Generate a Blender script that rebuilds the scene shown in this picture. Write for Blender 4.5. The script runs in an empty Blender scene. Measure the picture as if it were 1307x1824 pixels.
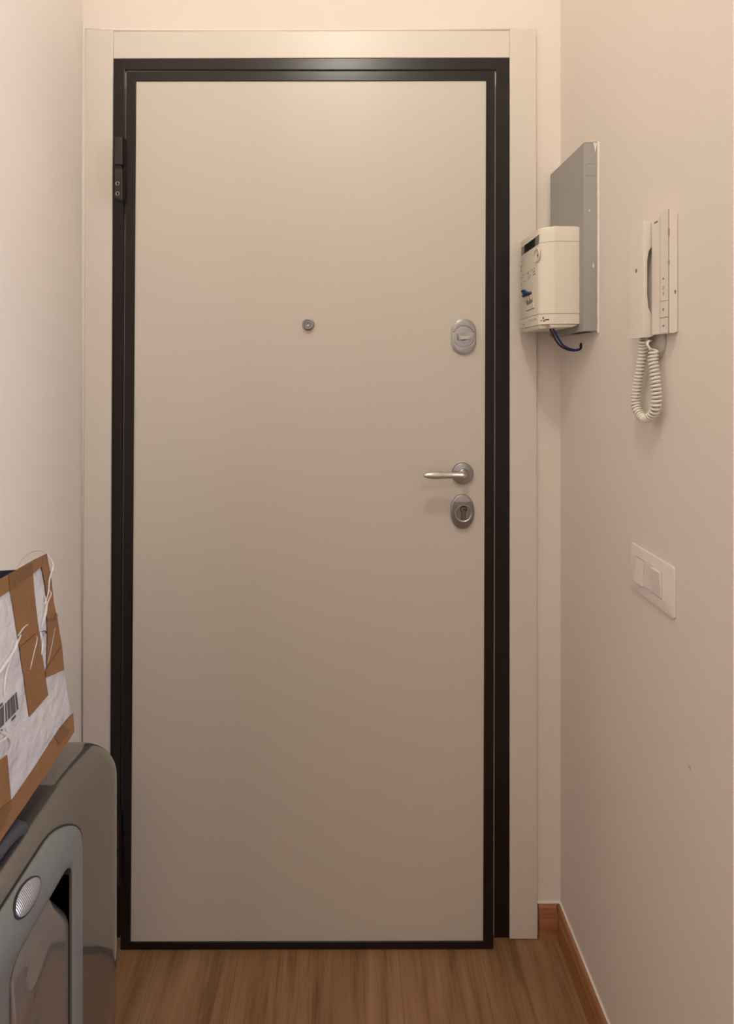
import bpy, bmesh, math, random
from mathutils import Vector, Matrix, noise
random.seed(7)
scene = bpy.context.scene
C = scene.collection
PI = math.pi

# ---------------------------------------------------------------- camera
F = 912.0            # focal length in pixels of a 1307 x 1824 frame
CX, CY = 616.0, 661.0
CAM_Y, CAM_Z = -1.25, 1.387
cam = bpy.data.cameras.new('camera')
camo = bpy.data.objects.new('camera', cam)
C.objects.link(camo)
camo.location = (0, CAM_Y, CAM_Z)
camo.rotation_euler = (PI/2, 0, 0)
cam.sensor_fit = 'VERTICAL'
cam.sensor_height = 36.0
cam.lens = 36.0*F/1824.0
cam.shift_x = (653.5-CX)/1824.0
cam.shift_y = -(912.0-CY)/1824.0
cam.clip_start = 0.02
scene.camera = camo

# ---------------------------------------------------------------- light
w = bpy.data.worlds.new('world'); scene.world = w; w.use_nodes = True
w.node_tree.nodes['Background'].inputs[0].default_value = (0.8, 0.85, 1.0, 1)
w.node_tree.nodes['Background'].inputs[1].default_value = 0.0

def lamp(name, kind, loc, power, color, size, target=None, size_y=None):
    l = bpy.data.lights.new(name, kind); l.energy = power; l.color = color
    if kind == 'AREA':
        l.shape = 'RECTANGLE' if size_y else 'DISK'; l.size = size
        if size_y: l.size_y = size_y
    else:
        l.shadow_soft_size = size
    o = bpy.data.objects.new(name, l); C.objects.link(o); o.location = loc
    if target is not None:
        o.rotation_euler = (Vector(target)-Vector(loc)).to_track_quat('-Z', 'Y').to_euler()
    return o
lamp('entry_ceiling_lamp', 'POINT', (-0.02, -1.08, 2.85), 20.5, (1.0, 0.95, 0.81), 0.06)
lamp('cool_side_fill', 'AREA', (2.55, -1.35, 1.5), 50, (0.83, 0.87, 1.0), 1.2, (0, -1.35, 1.5), 1.4)  # unseen cool fill from the right, added to lift the side walls
lamp('rear_fill', 'AREA', (0.2, -2.8, 2.93), 8, (1.0, 0.93, 0.82), 0.5, (0.2, -2.8, 0))  # weak unseen fill behind the camera, added to raise door and right wall
scene.view_settings.view_transform = 'Standard'
scene.view_settings.look = 'None'
scene.view_settings.exposure = 0.0
scene.view_settings.gamma = 1.0
scene.view_settings.use_curve_mapping = False

# ---------------------------------------------------------------- materials
def mat(name, col, rough=0.5, metal=0.0, bump=0.0, bscale=200.0, bdist=0.001, coat=0.0, vary=0.0, vscale=6.0,
        alpha=1.0, spec=0.5, stretch=None):
    m = bpy.data.materials.new(name); m.use_nodes = True
    nt = m.node_tree; b = nt.nodes['Principled BSDF']
    b.inputs['Base Color'].default_value = (*col, 1)
    b.inputs['Roughness'].default_value = rough
    b.inputs['Metallic'].default_value = metal
    b.inputs['Coat Weight'].default_value = coat
    b.inputs['Specular IOR Level'].default_value = spec
    b.inputs['Alpha'].default_value = alpha
    tc = nt.nodes.new('ShaderNodeTexCoord')
    mp = nt.nodes.new('ShaderNodeMapping')
    nt.links.new(tc.outputs['Object'], mp.inputs[0])
    if stretch: mp.inputs['Scale'].default_value = stretch
    if bump:
        n = nt.nodes.new('ShaderNodeTexNoise'); n.inputs['Scale'].default_value = bscale
        n.inputs['Detail'].default_value = 4
        bp = nt.nodes.new('ShaderNodeBump'); bp.inputs['Strength'].default_value = bump
        bp.inputs['Distance'].default_value = bdist
        nt.links.new(mp.outputs[0], n.inputs['Vector'])
        nt.links.new(n.outputs[0], bp.inputs['Height']); nt.links.new(bp.outputs[0], b.inputs['Normal'])
    if vary:
        n = nt.nodes.new('ShaderNodeTexNoise'); n.inputs['Scale'].default_value = vscale
        n.inputs['Detail'].default_value = 3
        nt.links.new(mp.outputs[0], n.inputs['Vector'])
        mx = nt.nodes.new('ShaderNodeMix'); mx.data_type = 'RGBA'
        mx.inputs['A'].default_value = (*[c*(1-vary) for c in col], 1)
        mx.inputs['B'].default_value = (*[min(1, c*(1+vary)) for c in col], 1)
        nt.links.new(n.outputs[0], mx.inputs['Factor']); nt.links.new(mx.outputs['Result'], b.inputs['Base Color'])
    return m

def wood(name, c1, c2, c3, axis_scale, rough=0.45, plank=False):
    m = bpy.data.materials.new(name); m.use_nodes = True
    nt = m.node_tree; b = nt.nodes['Principled BSDF']; L = nt.links
    b.inputs['Roughness'].default_value = rough
    tc = nt.nodes.new('ShaderNodeTexCoord'); mp = nt.nodes.new('ShaderNodeMapping')
    L.new(tc.outputs['Object'], mp.inputs[0]); mp.inputs['Scale'].default_value = axis_scale
    n1 = nt.nodes.new('ShaderNodeTexNoise'); n1.inputs['Scale'].default_value = 1.0; n1.inputs['Detail'].default_value = 5
    n1.inputs['Distortion'].default_value = 0.6
    L.new(mp.outputs[0], n1.inputs['Vector'])
    mp2 = nt.nodes.new('ShaderNodeMapping'); L.new(tc.outputs['Object'], mp2.inputs[0])
    mp2.inputs['Scale'].default_value = tuple(s*7 for s in axis_scale)
    n2 = nt.nodes.new('ShaderNodeTexNoise'); n2.inputs['Scale'].default_value = 1.0; n2.inputs['Detail'].default_value = 3
    L.new(mp2.outputs[0], n2.inputs['Vector'])
    ad = nt.nodes.new('ShaderNodeMath'); ad.operation = 'MULTIPLY_ADD'
    L.new(n2.outputs[0], ad.inputs[0]); ad.inputs[1].default_value = 0.45; L.new(n1.outputs[0], ad.inputs[2])
    sb = nt.nodes.new('ShaderNodeMath'); sb.operation = 'SUBTRACT'; L.new(ad.outputs[0], sb.inputs[0]); sb.inputs[1].default_value = 0.225
    r = nt.nodes.new('ShaderNodeValToRGB'); L.new(sb.outputs[0], r.inputs[0])
    e = r.color_ramp.elements
    e[0].position = 0.3; e[0].color = (*c1, 1); e[1].position = 0.72; e[1].color = (*c3, 1)
    k = r.color_ramp.elements.new(0.5); k.color = (*c2, 1)
    out = r.outputs[0]
    if plank:
        br = nt.nodes.new('ShaderNodeTexBrick')
        mp3 = nt.nodes.new('ShaderNodeMapping'); L.new(tc.outputs['Object'], mp3.inputs[0])
        mp3.inputs['Rotation'].default_value = (0, 0, PI/2); mp3.inputs['Location'].default_value = (0.35, 0.065, 0)
        L.new(mp3.outputs[0], br.inputs['Vector'])
        br.inputs['Scale'].default_value = 1.0; br.inputs['Brick Width'].default_value = 1.2; br.inputs['Row Height'].default_value = 0.19
        br.inputs['Mortar Size'].default_value = 0.0012; br.inputs['Color1'].default_value = (1, 1, 1, 1)
        br.inputs['Color2'].default_value = (0.90, 0.91, 0.93, 1); br.inputs['Mortar'].default_value = (0.72, 0.68, 0.66, 1)
        mx = nt.nodes.new('ShaderNodeMix'); mx.data_type = 'RGBA'; mx.blend_type = 'MULTIPLY'; mx.inputs['Factor'].default_value = 1
        L.new(out, mx.inputs['A']); L.new(br.outputs[0], mx.inputs['B']); out = mx.outputs['Result']
    L.new(out, b.inputs['Base Color'])
    return m

M = {}
M['wall'] = mat('wall_paint', (0.80, 0.72, 0.645), 0.75, bump=0.35, bscale=260, bdist=0.0006, vary=0.03, vscale=3)
M['wall_shade'] = mat('side_wall_cool_shade', (0.33, 0.34, 0.42), 0.75, bump=0.3, bscale=260, bdist=0.0006)  # cool shade of the side wall put into its base colour
M['caulk'] = mat('white_caulk', (0.82, 0.77, 0.70), 0.6, bump=0.6, bscale=90, bdist=0.001)
M['ceiling'] = mat('ceiling_paint', (0.85, 0.80, 0.74), 0.8)
M['panel'] = mat('door_laminate', (0.62, 0.565, 0.49), 0.42, bump=0.15, bscale=500, bdist=0.0003, vary=0.015, vscale=2.5)
M['trim'] = mat('trim_lacquer', (0.72, 0.655, 0.58), 0.40, bump=0.1, bscale=400, bdist=0.0002, vary=0.015)
M['brown'] = mat('brown_powder_coat', (0.007, 0.003, 0.0022), 0.32, bump=0.2, bscale=900, bdist=0.0002, spec=0.4)
M['brown_in'] = mat('brown_plastic_hinge', (0.022, 0.016, 0.014), 0.4)
M['black'] = mat('black_hole', (0.008, 0.007, 0.006), 0.7)
M['satin'] = mat('satin_chrome', (0.47, 0.465, 0.46), 0.27, 1.0)
M['satin2'] = mat('satin_chrome_plate', (0.40, 0.395, 0.40), 0.30, 1.0)
M['satin_dark'] = mat('satin_chrome_insert', (0.27, 0.26, 0.265), 0.36, 0.9)
M['brass'] = mat('nickel_cylinder', (0.20, 0.17, 0.15), 0.4, 0.8)
M['lens'] = mat('peephole_glass', (0.28, 0.26, 0.27), 0.15, 0.4)
M['grayboard'] = mat('grey_painted_board', (0.36, 0.345, 0.325), 0.55, bump=0.5, bscale=25, bdist=0.001, vary=0.10, vscale=14, stretch=(1, 1, 0.25))
M['meter'] = mat('meter_plastic', (0.78, 0.715, 0.60), 0.45)
M['meter_groove'] = mat('meter_joint', (0.28, 0.24, 0.19), 0.6)
M['lcd'] = mat('meter_display', (0.018, 0.022, 0.014), 0.12)
M['lcd_frame'] = mat('meter_display_window', (0.22, 0.21, 0.18), 0.15)
M['ink'] = mat('grey_print', (0.20, 0.175, 0.14), 0.6)
M['blackink'] = mat('black_print', (0.03, 0.022, 0.018), 0.6)
M['barink'] = mat('barcode_print', (0.10, 0.09, 0.10), 0.5)
M['scuff'] = mat('scuff', (0.62, 0.55, 0.49), 0.8)
M['blue'] = mat('blue_plastic', (0.012, 0.045, 0.14), 0.35)
M['bluewire'] = mat('blue_wire', (0.012, 0.05, 0.22), 0.35)
M['darkwire'] = mat('brown_wire', (0.03, 0.015, 0.01), 0.4)
M['phone'] = mat('intercom_plastic', (0.80, 0.73, 0.655), 0.42)
M['phone_dark'] = mat('intercom_joint', (0.30, 0.24, 0.19), 0.6)
M['cord'] = mat('cord_vinyl', (0.80, 0.755, 0.67), 0.35)
M['bracket'] = mat('intercom_backplate', (0.55, 0.50, 0.42), 0.5)
M['switch'] = mat('switch_plastic', (0.84, 0.76, 0.71), 0.35)
M['case'] = mat('suitcase_shell', (0.10, 0.089, 0.080), 0.36, 0.5, coat=1.0, bump=0.06, bscale=900, bdist=0.0002)
M['bezel'] = mat('suitcase_bezel', (0.20, 0.205, 0.195), 0.38, 0.35)
M['cushion'] = mat('suitcase_grip', (0.17, 0.152, 0.14), 0.34, 0.4, coat=1.0)
M['gasket'] = mat('dark_rubber', (0.014, 0.014, 0.016), 0.5)
M['grip'] = mat('handle_rubber', (0.045, 0.047, 0.062), 0.5, bump=0.2, bscale=500, bdist=0.0002)
M['carton'] = mat('white_wrapping_paper', (0.50, 0.462, 0.452), 0.42, bump=1.0, bscale=22, bdist=0.012, vary=0.12, vscale=9)
M['tape'] = mat('brown_packing_tape', (0.205, 0.095, 0.036), 0.33, bump=0.6, bscale=30, bdist=0.006, vary=0.16, vscale=22)
M['tape_over'] = mat('brown_tape_double', (0.15, 0.072, 0.030), 0.33, bump=0.35, bscale=40, bdist=0.002, vary=0.12, vscale=26)
M['wrap'] = mat('clear_plastic', (0.92, 0.88, 0.84), 0.12, alpha=0.4, coat=0.5)
M['wrapline'] = mat('clear_plastic_edge', (0.25, 0.23, 0.22), 0.2, alpha=0.7)
M['navy'] = mat('navy_cloth', (0.012, 0.025, 0.065), 0.8, bump=0.5, bscale=250, bdist=0.001, vary=0.2)
for k_ in ('case', 'cushion'):
    M[k_].node_tree.nodes['Principled BSDF'].inputs['Coat IOR'].default_value = 2.1
    M[k_].node_tree.nodes['Principled BSDF'].inputs['Coat Roughness'].default_value = 0.04
M['satin_bright'] = mat('satin_chrome_lever', (0.66, 0.645, 0.62), 0.28, 1.0)
M['floor'] = wood('laminate_floor', (0.18, 0.085, 0.034), (0.28, 0.145, 0.065), (0.36, 0.205, 0.105), (26, 1.6, 1), 0.42, plank=True)
M['skirt'] = wood('skirting_wood', (0.27, 0.105, 0.042), (0.40, 0.175, 0.075), (0.50, 0.25, 0.12), (30, 2.5, 60), 0.38)
M['skirt_x'] = wood('skirting_wood_short', (0.27, 0.10, 0.042), (0.38, 0.16, 0.07), (0.46, 0.22, 0.10), (4, 30, 60), 0.38)
# brushed badge: fine vertical lines
mb = mat('brushed_badge', (0.50, 0.50, 0.54), 0.35, 0.8)
_nt = mb.node_tree; _wv = _nt.nodes.new('ShaderNodeTexWave'); _wv.bands_direction = 'Y'; _wv.inputs['Scale'].default_value = 160
_tc = _nt.nodes.new('ShaderNodeTexCoord'); _nt.links.new(_tc.outputs['Object'], _wv.inputs['Vector'])
_bp = _nt.nodes.new('ShaderNodeBump'); _bp.inputs['Strength'].default_value = 0.5; _bp.inputs['Distance'].default_value = 0.0004
_nt.links.new(_wv.outputs[0], _bp.inputs['Height']); _nt.links.new(_bp.outputs[0], _nt.nodes['Principled BSDF'].inputs['Normal'])
M['badge'] = mb

# ---------------------------------------------------------------- helpers
def W(px, py, d):
    """the point that the photograph shows at px, py and that lies d metres in front of the camera"""
    return Vector(((px-CX)*d/F, CAM_Y+d, CAM_Z-(py-CY)*d/F))

def link(name, bm, m, parent=None, smooth=False, auto=None, label=None):
    bmesh.ops.recalc_face_normals(bm, faces=bm.faces)
    me = bpy.data.meshes.new(name); bm.to_mesh(me); bm.free()
    o = bpy.data.objects.new(name, me); C.objects.link(o)
    for x in (m if isinstance(m, (list, tuple)) else [m]): me.materials.append(M[x])
    if smooth:
        for p in me.polygons: p.use_smooth = True
        if auto is not None:
            for e, ang in edge_angles(me):
                if ang > auto: e.use_edge_sharp = True
    if parent: o.parent = parent; o.matrix_parent_inverse = parent_matrix(parent).inverted()
    if label: o['label'] = label
    return o
def parent_matrix(o):
    m = Matrix.LocRotScale(o.location, o.rotation_euler, o.scale)
    if o.parent: m = parent_matrix(o.parent) @ o.matrix_parent_inverse @ m
    return m
def edge_angles(me):
    b = bmesh.new(); b.from_mesh(me); b.edges.ensure_lookup_table()
    res = []
    for e in b.edges:
        if len(e.link_faces) == 2: res.append((e.index, e.calc_face_angle(0)))
    b.free()
    return [(me.edges[i], a) for i, a in res]

def thing(name, label, cat, loc, group=None):
    o = bpy.data.objects.new(name, None); C.objects.link(o); o.location = loc
    o.empty_display_size = 0.05
    o['label'] = label; o['category'] = cat
    if group: o['group'] = group
    return o
def structure(o):
    o['kind'] = 'structure'; return o
def tag(o, label, cat):
    o['label'] = label; o['category'] = cat; return o

def ident(a, b, c): return Vector((a, b, c))
def prism(bm, pts, c0, c1, fr=ident, bevel=0.0, segs=3, mi=0, bevel_back=False):
    """closed outline pts (a,b) swept from c0 to c1 along the third axis of the frame; the c1 rim is bevelled"""
    lo = [bm.verts.new(fr(a, b, c0)) for a, b in pts]
    hi = [bm.verts.new(fr(a, b, c1)) for a, b in pts]
    n = len(pts); fs = []
    fs.append(bm.faces.new(hi)); fs.append(bm.faces.new(lo[::-1]))
    for i in range(n):
        fs.append(bm.faces.new((lo[i], lo[(i+1) % n], hi[(i+1) % n], hi[i])))
    for f in fs: f.material_index = mi
    if bevel:
        ed = [bm.edges.get((hi[i], hi[(i+1) % n])) for i in range(n)]
        if bevel_back: ed += [bm.edges.get((lo[i], lo[(i+1) % n])) for i in range(n)]
        bmesh.ops.recalc_face_normals(bm, faces=fs)
        bmesh.ops.bevel(bm, geom=ed, offset=bevel, segments=segs, affect='EDGES', profile=0.5, clamp_overlap=True)
    return bm
def box(bm, a0, a1, b0, b1, c0, c1, fr=ident, bevel=0.0, segs=2, mi=0):
    vs = [bm.verts.new(fr(a, b, c)) for a in (a0, a1) for b in (b0, b1) for c in (c0, c1)]
    q = [(0, 1, 3, 2), (4, 6, 7, 5), (0, 4, 5, 1), (2, 3, 7, 6), (0, 2, 6, 4), (1, 5, 7, 3)]
    fs = [bm.faces.new([vs[i] for i in f]) for f in q]
    for f in fs: f.material_index = mi
    if bevel:
        bmesh.ops.recalc_face_normals(bm, faces=fs)
        ed = list({e for f in fs for e in f.edges})
        bmesh.ops.bevel(bm, geom=ed, offset=bevel, segments=segs, affect='EDGES', profile=0.5)
    return bm
def lathe(bm, prof, fr, n=48, ca=0.0, cb=0.0, mi=0, sa=1.0, sb=1.0):
    """profile of (radius, height); heights run along the third axis of the frame"""
    rings = []
    for r, h in prof:
        if r <= 1e-6: rings.append([bm.verts.new(fr(ca, cb, h))])
        else: rings.append([bm.verts.new(fr(ca+sa*r*math.cos(2*PI*i/n), cb+sb*r*math.sin(2*PI*i/n), h)) for i in range(n)])
    for A, B in zip(rings, rings[1:]):
        for i in range(n):
            j = (i+1) % n
            if len(A) == 1 and len(B) == 1: continue
            if len(A) == 1: f = bm.faces.new((A[0], B[i], B[j]))
            elif len(B) == 1: f = bm.faces.new((A[i], A[j], B[0]))
            else: f = bm.faces.new((A[i], A[j], B[j], B[i]))
            f.material_index = mi
    return bm
def tube(bm, pts, rad, n=10, mi=0, flat=1.0, closed=False):
    pts = [Vector(p) for p in pts]; N = len(pts)
    rs = rad if isinstance(rad, (list, tuple)) else [rad]*N
    up = None; rings = []
    for i, p in enumerate(pts):
        a = pts[(i-1) % N] if closed else pts[max(i-1, 0)]
        b = pts[(i+1) % N] if closed else pts[min(i+1, N-1)]
        t = (b-a).normalized()
        if up is None:
            up = Vector((0, 0, 1)) if abs(t.z) < 0.9 else Vector((1, 0, 0))
        s = t.cross(up).normalized(); up = s.cross(t).normalized()
        rings.append([bm.verts.new(p+(s*math.cos(2*PI*k/n)+up*math.sin(2*PI*k/n)*flat)*rs[i]) for k in range(n)])
    pairs = list(zip(rings, rings[1:]))
    if closed: pairs.append((rings[-1], rings[0]))
    for A, B in pairs:
        for k in range(n):
            bm.faces.new((A[k], A[(k+1) % n], B[(k+1) % n], B[k])).material_index = mi
    if not closed:
        bm.faces.new(rings[0][::-1]).material_index = mi; bm.faces.new(rings[-1]).material_index = mi
    return bm
def smooth_path(ctrl, n=12):
    ctrl = [Vector(c) for c in ctrl]; P = [ctrl[0]*2-ctrl[1]]+ctrl+[ctrl[-1]*2-ctrl[-2]]
    out = []
    for i in range(1, len(P)-2):
        for k in range(n):
            t = k/n; a, b, c, d = P[i-1], P[i], P[i+1], P[i+2]
            out.append(0.5*((2*b)+(c-a)*t+(2*a-5*b+4*c-d)*t*t+(3*b-a-3*c+d)*t**3))
    out.append(ctrl[-1]); return out
def rrect(a0, a1, b0, b1, r, n=6):
    pts = []
    for ca, cb, s in ((a1-r, b1-r, 0), (a0+r, b1-r, 90), (a0+r, b0+r, 180), (a1-r, b0+r, 270)):
        for k in range(n+1):
            t = math.radians(s+90*k/n); pts.append((ca+r*math.cos(t), cb+r*math.sin(t)))
    return pts
def ellipse(ca, cb, ra, rb, n=48):
    return [(ca+ra*math.cos(2*PI*k/n), cb+rb*math.sin(2*PI*k/n)) for k in range(n)]
def stadium(ca, cb, wa, hb, n=24):
    r = wa/2; s = hb/2-r; pts = []
    for k in range(n+1): t = PI*k/n; pts.append((ca+r*math.cos(t), cb+s+r*math.sin(t)))
    for k in range(n+1): t = PI+PI*k/n; pts.append((ca+r*math.cos(t), cb-s+r*math.sin(t)))
    return pts
def text_bm(txt, size, fr, a, b, c, depth=0.0002, align='CENTER', sx=1.0, bold=0.0):
    cu = bpy.data.curves.new('t', 'FONT'); cu.body = txt; cu.size = size; cu.extrude = depth; cu.align_x = align; cu.align_y = 'CENTER'
    cu.offset = bold
    o = bpy.data.objects.new('t', cu); C.objects.link(o)
    dg = bpy.context.evaluated_depsgraph_get(); me = bpy.data.meshes.new_from_object(o.evaluated_get(dg))
    bpy.data.objects.remove(o); bm = bmesh.new(); bm.from_mesh(me); bpy.data.meshes.remove(me)
    for v in bm.verts: v.co = fr(a+v.co.x*sx, b+v.co.y, c+v.co.z)
    return bm
def quadfront(bm, px, d, back, bevel=0.0, segs=2):
    """a board whose front face shows the four pixel corners px at distance d and whose back lies at Y = back"""
    fs = [W(x, y, d) for x, y in px]; bs = [Vector((p.x, back, p.z)) for p in fs]
    A = [bm.verts.new(p) for p in fs]; B = [bm.verts.new(p) for p in bs]; n = len(A)
    faces = [bm.faces.new(A), bm.faces.new(B[::-1])]
    for i in range(n): faces.append(bm.faces.new((A[i], A[(i+1) % n], B[(i+1) % n], B[i])))
    if bevel:
        bmesh.ops.recalc_face_normals(bm, faces=faces)
        bmesh.ops.bevel(bm, geom=[bm.edges.get((A[i], A[(i+1) % n])) for i in range(n)], offset=bevel, segments=segs, affect='EDGES', profile=0.5)
    return bm

# ---------------------------------------------------------------- room shell
XL, XR, YB, YC, H = -0.6466, 0.5277, 0.010, -0.552, 2.95
def slab(name, m, a0, a1, b0, b1, c0, c1):
    return structure(link(name, box(bmesh.new(), a0, a1, b0, b1, c0, c1), m))
slab('wall_back', 'wall', XL-0.1, XR+0.1, YB, YB+0.12, 0, H)
slab('wall_left', 'wall', XL-0.12, XL, -3.6, YB, 0, H)
slab('wall_right', 'wall', XR, XR+0.10, YC, YB, 0, H)
slab('wall_side', 'wall_shade', XR+0.10, 2.6, YC+0.001, YC+0.12, 0, H)
slab('wall_far_right', 'wall', 2.6, 2.7, -3.6, YC, 0, H)
slab('wall_rear', 'wall', XL-0.12, 2.7, -3.7, -3.6, 0, H)
slab('ceiling', 'ceiling', XL-0.12, 2.7, -3.7, YB+0.12, H, H+0.1)
slab('floor', 'floor', XL-0.12, 2.7, -3.7, YB+0.12, -0.05, 0)

# skirting boards
BH = 0.080
def skirt_profile(th): return [(0, 0), (th, 0), (th, BH-0.026), (th*0.88, BH-0.014), (th*0.65, BH-0.005), (th*0.4, BH), (0, BH)]
structure(link('baseboard_right', prism(bmesh.new(), skirt_profile(0.013), YC, YB, lambda a, b, c: Vector((XR-a, c, b))), 'skirt'))
tx = W(957, 1640, 1.26).x
structure(link('baseboard_back', prism(bmesh.new(), skirt_profile(0.013), tx+0.0006, XR-0.013, lambda a, b, c: Vector((c, YB-a, b))), 'skirt_x'))
bm = bmesh.new()
box(bm, XR-0.0045, XR, YC, YB, BH, BH+0.004, bevel=0.001)
box(bm, tx-0.002, XR-0.004, YB-0.0045, YB, BH, BH+0.004, bevel=0.001)
structure(link('trim_4', bm, 'caulk'))

# flat lacquered casing round the door
TY = YB
structure(link('trim_1', quadfront(bmesh.new(), [(152.5, 52), (201, 54), (194, 1673), (145.5, 1673)], 1.2485, TY, 0.0015), 'trim'))
structure(link('trim_2', quadfront(bmesh.new(), [(908.2, 49), (955, 51), (957, 1673), (907.8, 1673)], 1.2485, TY, 0.0015), 'trim'))
structure(link('trim_3', quadfront(bmesh.new(), [(201.6, 56), (907.6, 54.5), (907.6, 102.5), (202, 104)], 1.2515, TY, 0.0012), 'trim'))
# caulk beads between casing and walls
bm = bmesh.new()
tube(bm, [(XL+0.002, YB-0.002, 0.0), (XL+0.002, YB-0.002, 1.0), (XL+0.003, YB-0.002, 2.24)], 0.004, 8)
tube(bm, [W(150.5, 1600, 1.258)+Vector((0, 0, 0)), W(151.5, 800, 1.258), W(153, 50, 1.258)], 0.0026, 8)
tube(bm, [W(153, 52.8, 1.256), W(200, 54.0, 1.256), W(400, 55, 1.256), W(650, 54.4, 1.256), W(905, 53.6, 1.256)], 0.0036, 8)
structure(link('trim_5', bm, 'caulk', smooth=True))

# ---------------------------------------------------------------- door
door = bpy.data.objects.new('door_1', None); C.objects.link(door); door.location = (0, 0, 0); structure(door)
DF = 1.2275                       # distance of the leaf's face
# fixed frame: a flat brown ring
def ring(bm, outer, inner, d, back, bevel=0.0):
    O = [W(x, y, d) for x, y in outer]; I = [W(x, y, d) for x, y in inner]
    vo = [bm.verts.new(p) for p in O]; vi = [bm.verts.new(p) for p in I]
    bo = [bm.verts.new((p.x, back, p.z)) for p in O]; bi = [bm.verts.new((p.x, back, p.z)) for p in I]
    fs = []; n = len(O)
    for i in range(n):
        j = (i+1) % n
        fs += [bm.faces.new((vo[i], vo[j], vi[j], vi[i])), bm.faces.new((bo[i], bi[i], bi[j], bo[j])),
               bm.faces.new((vo[i], bo[i], bo[j], vo[j])), bm.faces.new((vi[i], vi[j], bi[j], bi[i]))]
    if bevel:
        bmesh.ops.recalc_face_normals(bm, faces=fs)
        ed = [bm.edges.get((v[i], v[(i+1) % n])) for v in (vo, vi) for i in range(n)]
        bmesh.ops.bevel(bm, geom=ed, offset=bevel, segments=2, affect='EDGES', profile=0.5)
    return bm
link('door_frame', ring(bmesh.new(), [(202, 104), (907.6, 102.6), (907.4, 1670.5), (193.8, 1670.5)],
     [(222, 124), (884, 124), (881, 1671), (213, 1671)], 1.2535, YB-0.0003, 0.0008), 'brown', door)
leaf_o = [(224.5, 127), (881.5, 126), (878.5, 1690.5), (214.5, 1692)]
leaf_m = [(234.5, 136.5), (873, 135.5), (868, 1688), (223.5, 1689)]
leaf_i = [(242, 144), (866, 143), (860.5, 1677.5), (232, 1679)]
bm = ring(bmesh.new(), leaf_o, leaf_i, 1.2262, YB-0.006, 0.001)
link('edge_profile', bm, 'brown', door)
# thin inner bead that holds the panel, mitred at the corners
bm = ring(bmesh.new(), [(236.5, 138.2), (871.2, 137.2), (865.6, 1684), (226.5, 1685.5)], [(242, 144), (866, 143), (860.5, 1677.5), (232, 1679)], 1.2250, YB-0.02, 0.0006)
link('glazing_bead', bm, 'brown', door)
link('door_panel', quadfront(bmesh.new(), [(241.7, 143.7), (866.3, 142.7), (860.8, 1677.8), (231.7, 1679.3)], DF, YB-0.007), 'panel', door)
YF = CAM_Y+DF
def FD(a, b, c): return Vector((a, YF-c, b))     # frame of the door face: right, up, out
def fd(px, py, d=DF):
    p = W(px, py, d); return p.x, p.z

# hinges on the left edge
def hinge(y_top, xl, xr, k):
    h = bpy.data.objects.new('hinge', None); C.objects.link(h); h.parent = door
    d = 1.212
    s = k
    def seg(y0, y1, name, par, cut=0.0):
        b = bmesh.new()
        quadfront(b, [(xl, y0), (xr, y0), (xr, y1+cut), (xl-0.4, y1)], d, YB-0.012, 0.0025, 3)
        return link(name, b, 'brown_in', par)
    seg(y_top+1, y_top+51*s, 'hinge_knuckle', h)
    b = bmesh.new(); quadfront(b, [(xl+2, y_top+50*s), (xr-1.5, y_top+50*s), (xr-1.5, y_top+59*s), (xl+2, y_top+59*s)], d+0.003, YB-0.012)
    link('hinge_washer', b, 'black', h)
    seg(y_top+58*s, y_top+110*s, 'hinge_knuckle', h, 5)
    for yy in (85, 103):
        sc = W((xl+xr)/2-1.4, y_top+yy*s, d)
        b = bmesh.new()
        fr = lambda a, b_, c, sc=sc: Vector((sc.x+a, sc.y-c, sc.z+b_))
        lathe(b, [(0.0052, -0.002), (0.0052, 0.0008), (0.0042, 0.0014), (0.0030, 0.0008), (0.0026, -0.0015), (0, -0.0015)], fr, 24)
        link('hinge_screw', b, 'satin_dark', h, True)
        b = bmesh.new(); lathe(b, [(0.0024, -0.001), (0.0024, 0.0003), (0, 0.0003)], fr, 16)
        link('screw_recess', b, 'black', h)
    b = bmesh.new(); quadfront(b, [(xr+0.6, y_top+6), (xr+6, y_top+6), (xr+5.5, y_top+118*s), (xr+0.4, y_top+118*s)], 1.2258, YB-0.02)
    link('hinge_gap', b, 'black', h)
hinge(242, 204, 217.5, 1.0)
hinge(1462, 197, 210.5, 1.0)

# peephole
px_, pz_ = fd(549, 578)
ph = link('peephole', lathe(bmesh.new(), [(0.0150, -0.001), (0.0150, 0.0015), (0.0142, 0.0026), (0.0132, 0.003), (0.0132, 0.0045), (0.0124, 0.0052), (0.0122, 0.0085),
     (0.0112, 0.0100), (0.0100, 0.0100), (0.0093, 0.0090), (0.0088, 0.0068), (0, 0.0068)], FD, 48, px_, pz_), 'satin2', door, True, 0.6)
b = lathe(bmesh.new(), [(0.0074, 0.0065), (0.0070, 0.0080), (0.0048, 0.0088), (0.0044, 0.0080), (0, 0.0084)], FD, 32, px_, pz_)
link('peephole_lens', b, 'lens', ph, True)

# upper thumb-turn plate
cx, cz = fd(825.2, 599.6)
S = DF/F
plate = link('deadbolt_plate', prism(bmesh.new(), stadium(cx, cz, 43.5*S, 63*S), -0.001, 0.0055, FD, 0.0018, 4), 'satin', door, True, 0.7,
             label='satin chrome oval thumb-turn plate high on the door')
def crescent(sign):
    R = 0.5*39*S; rr = 18.6*S; yc = (0.5*(63-4.5)*S-R)
    out = []
    n = 28
    a0 = math.radians(-6)
    for k in range(n+1):
        t = a0+(PI-2*a0)*k/n; out.append((cx+R*math.cos(t), cz+sign*(yc+R*math.sin(t))))
    zed = yc+R*math.sin(a0)
    xa = math.sqrt(max(rr**2-zed**2, 0)); t0 = math.atan2(zed, xa)
    for k in range(n+1):
        t = (PI-t0)+(2*t0-PI)*k/n
        out.append((cx+rr*math.cos(t), cz+sign*(rr*math.sin(t))))
    return out
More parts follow.
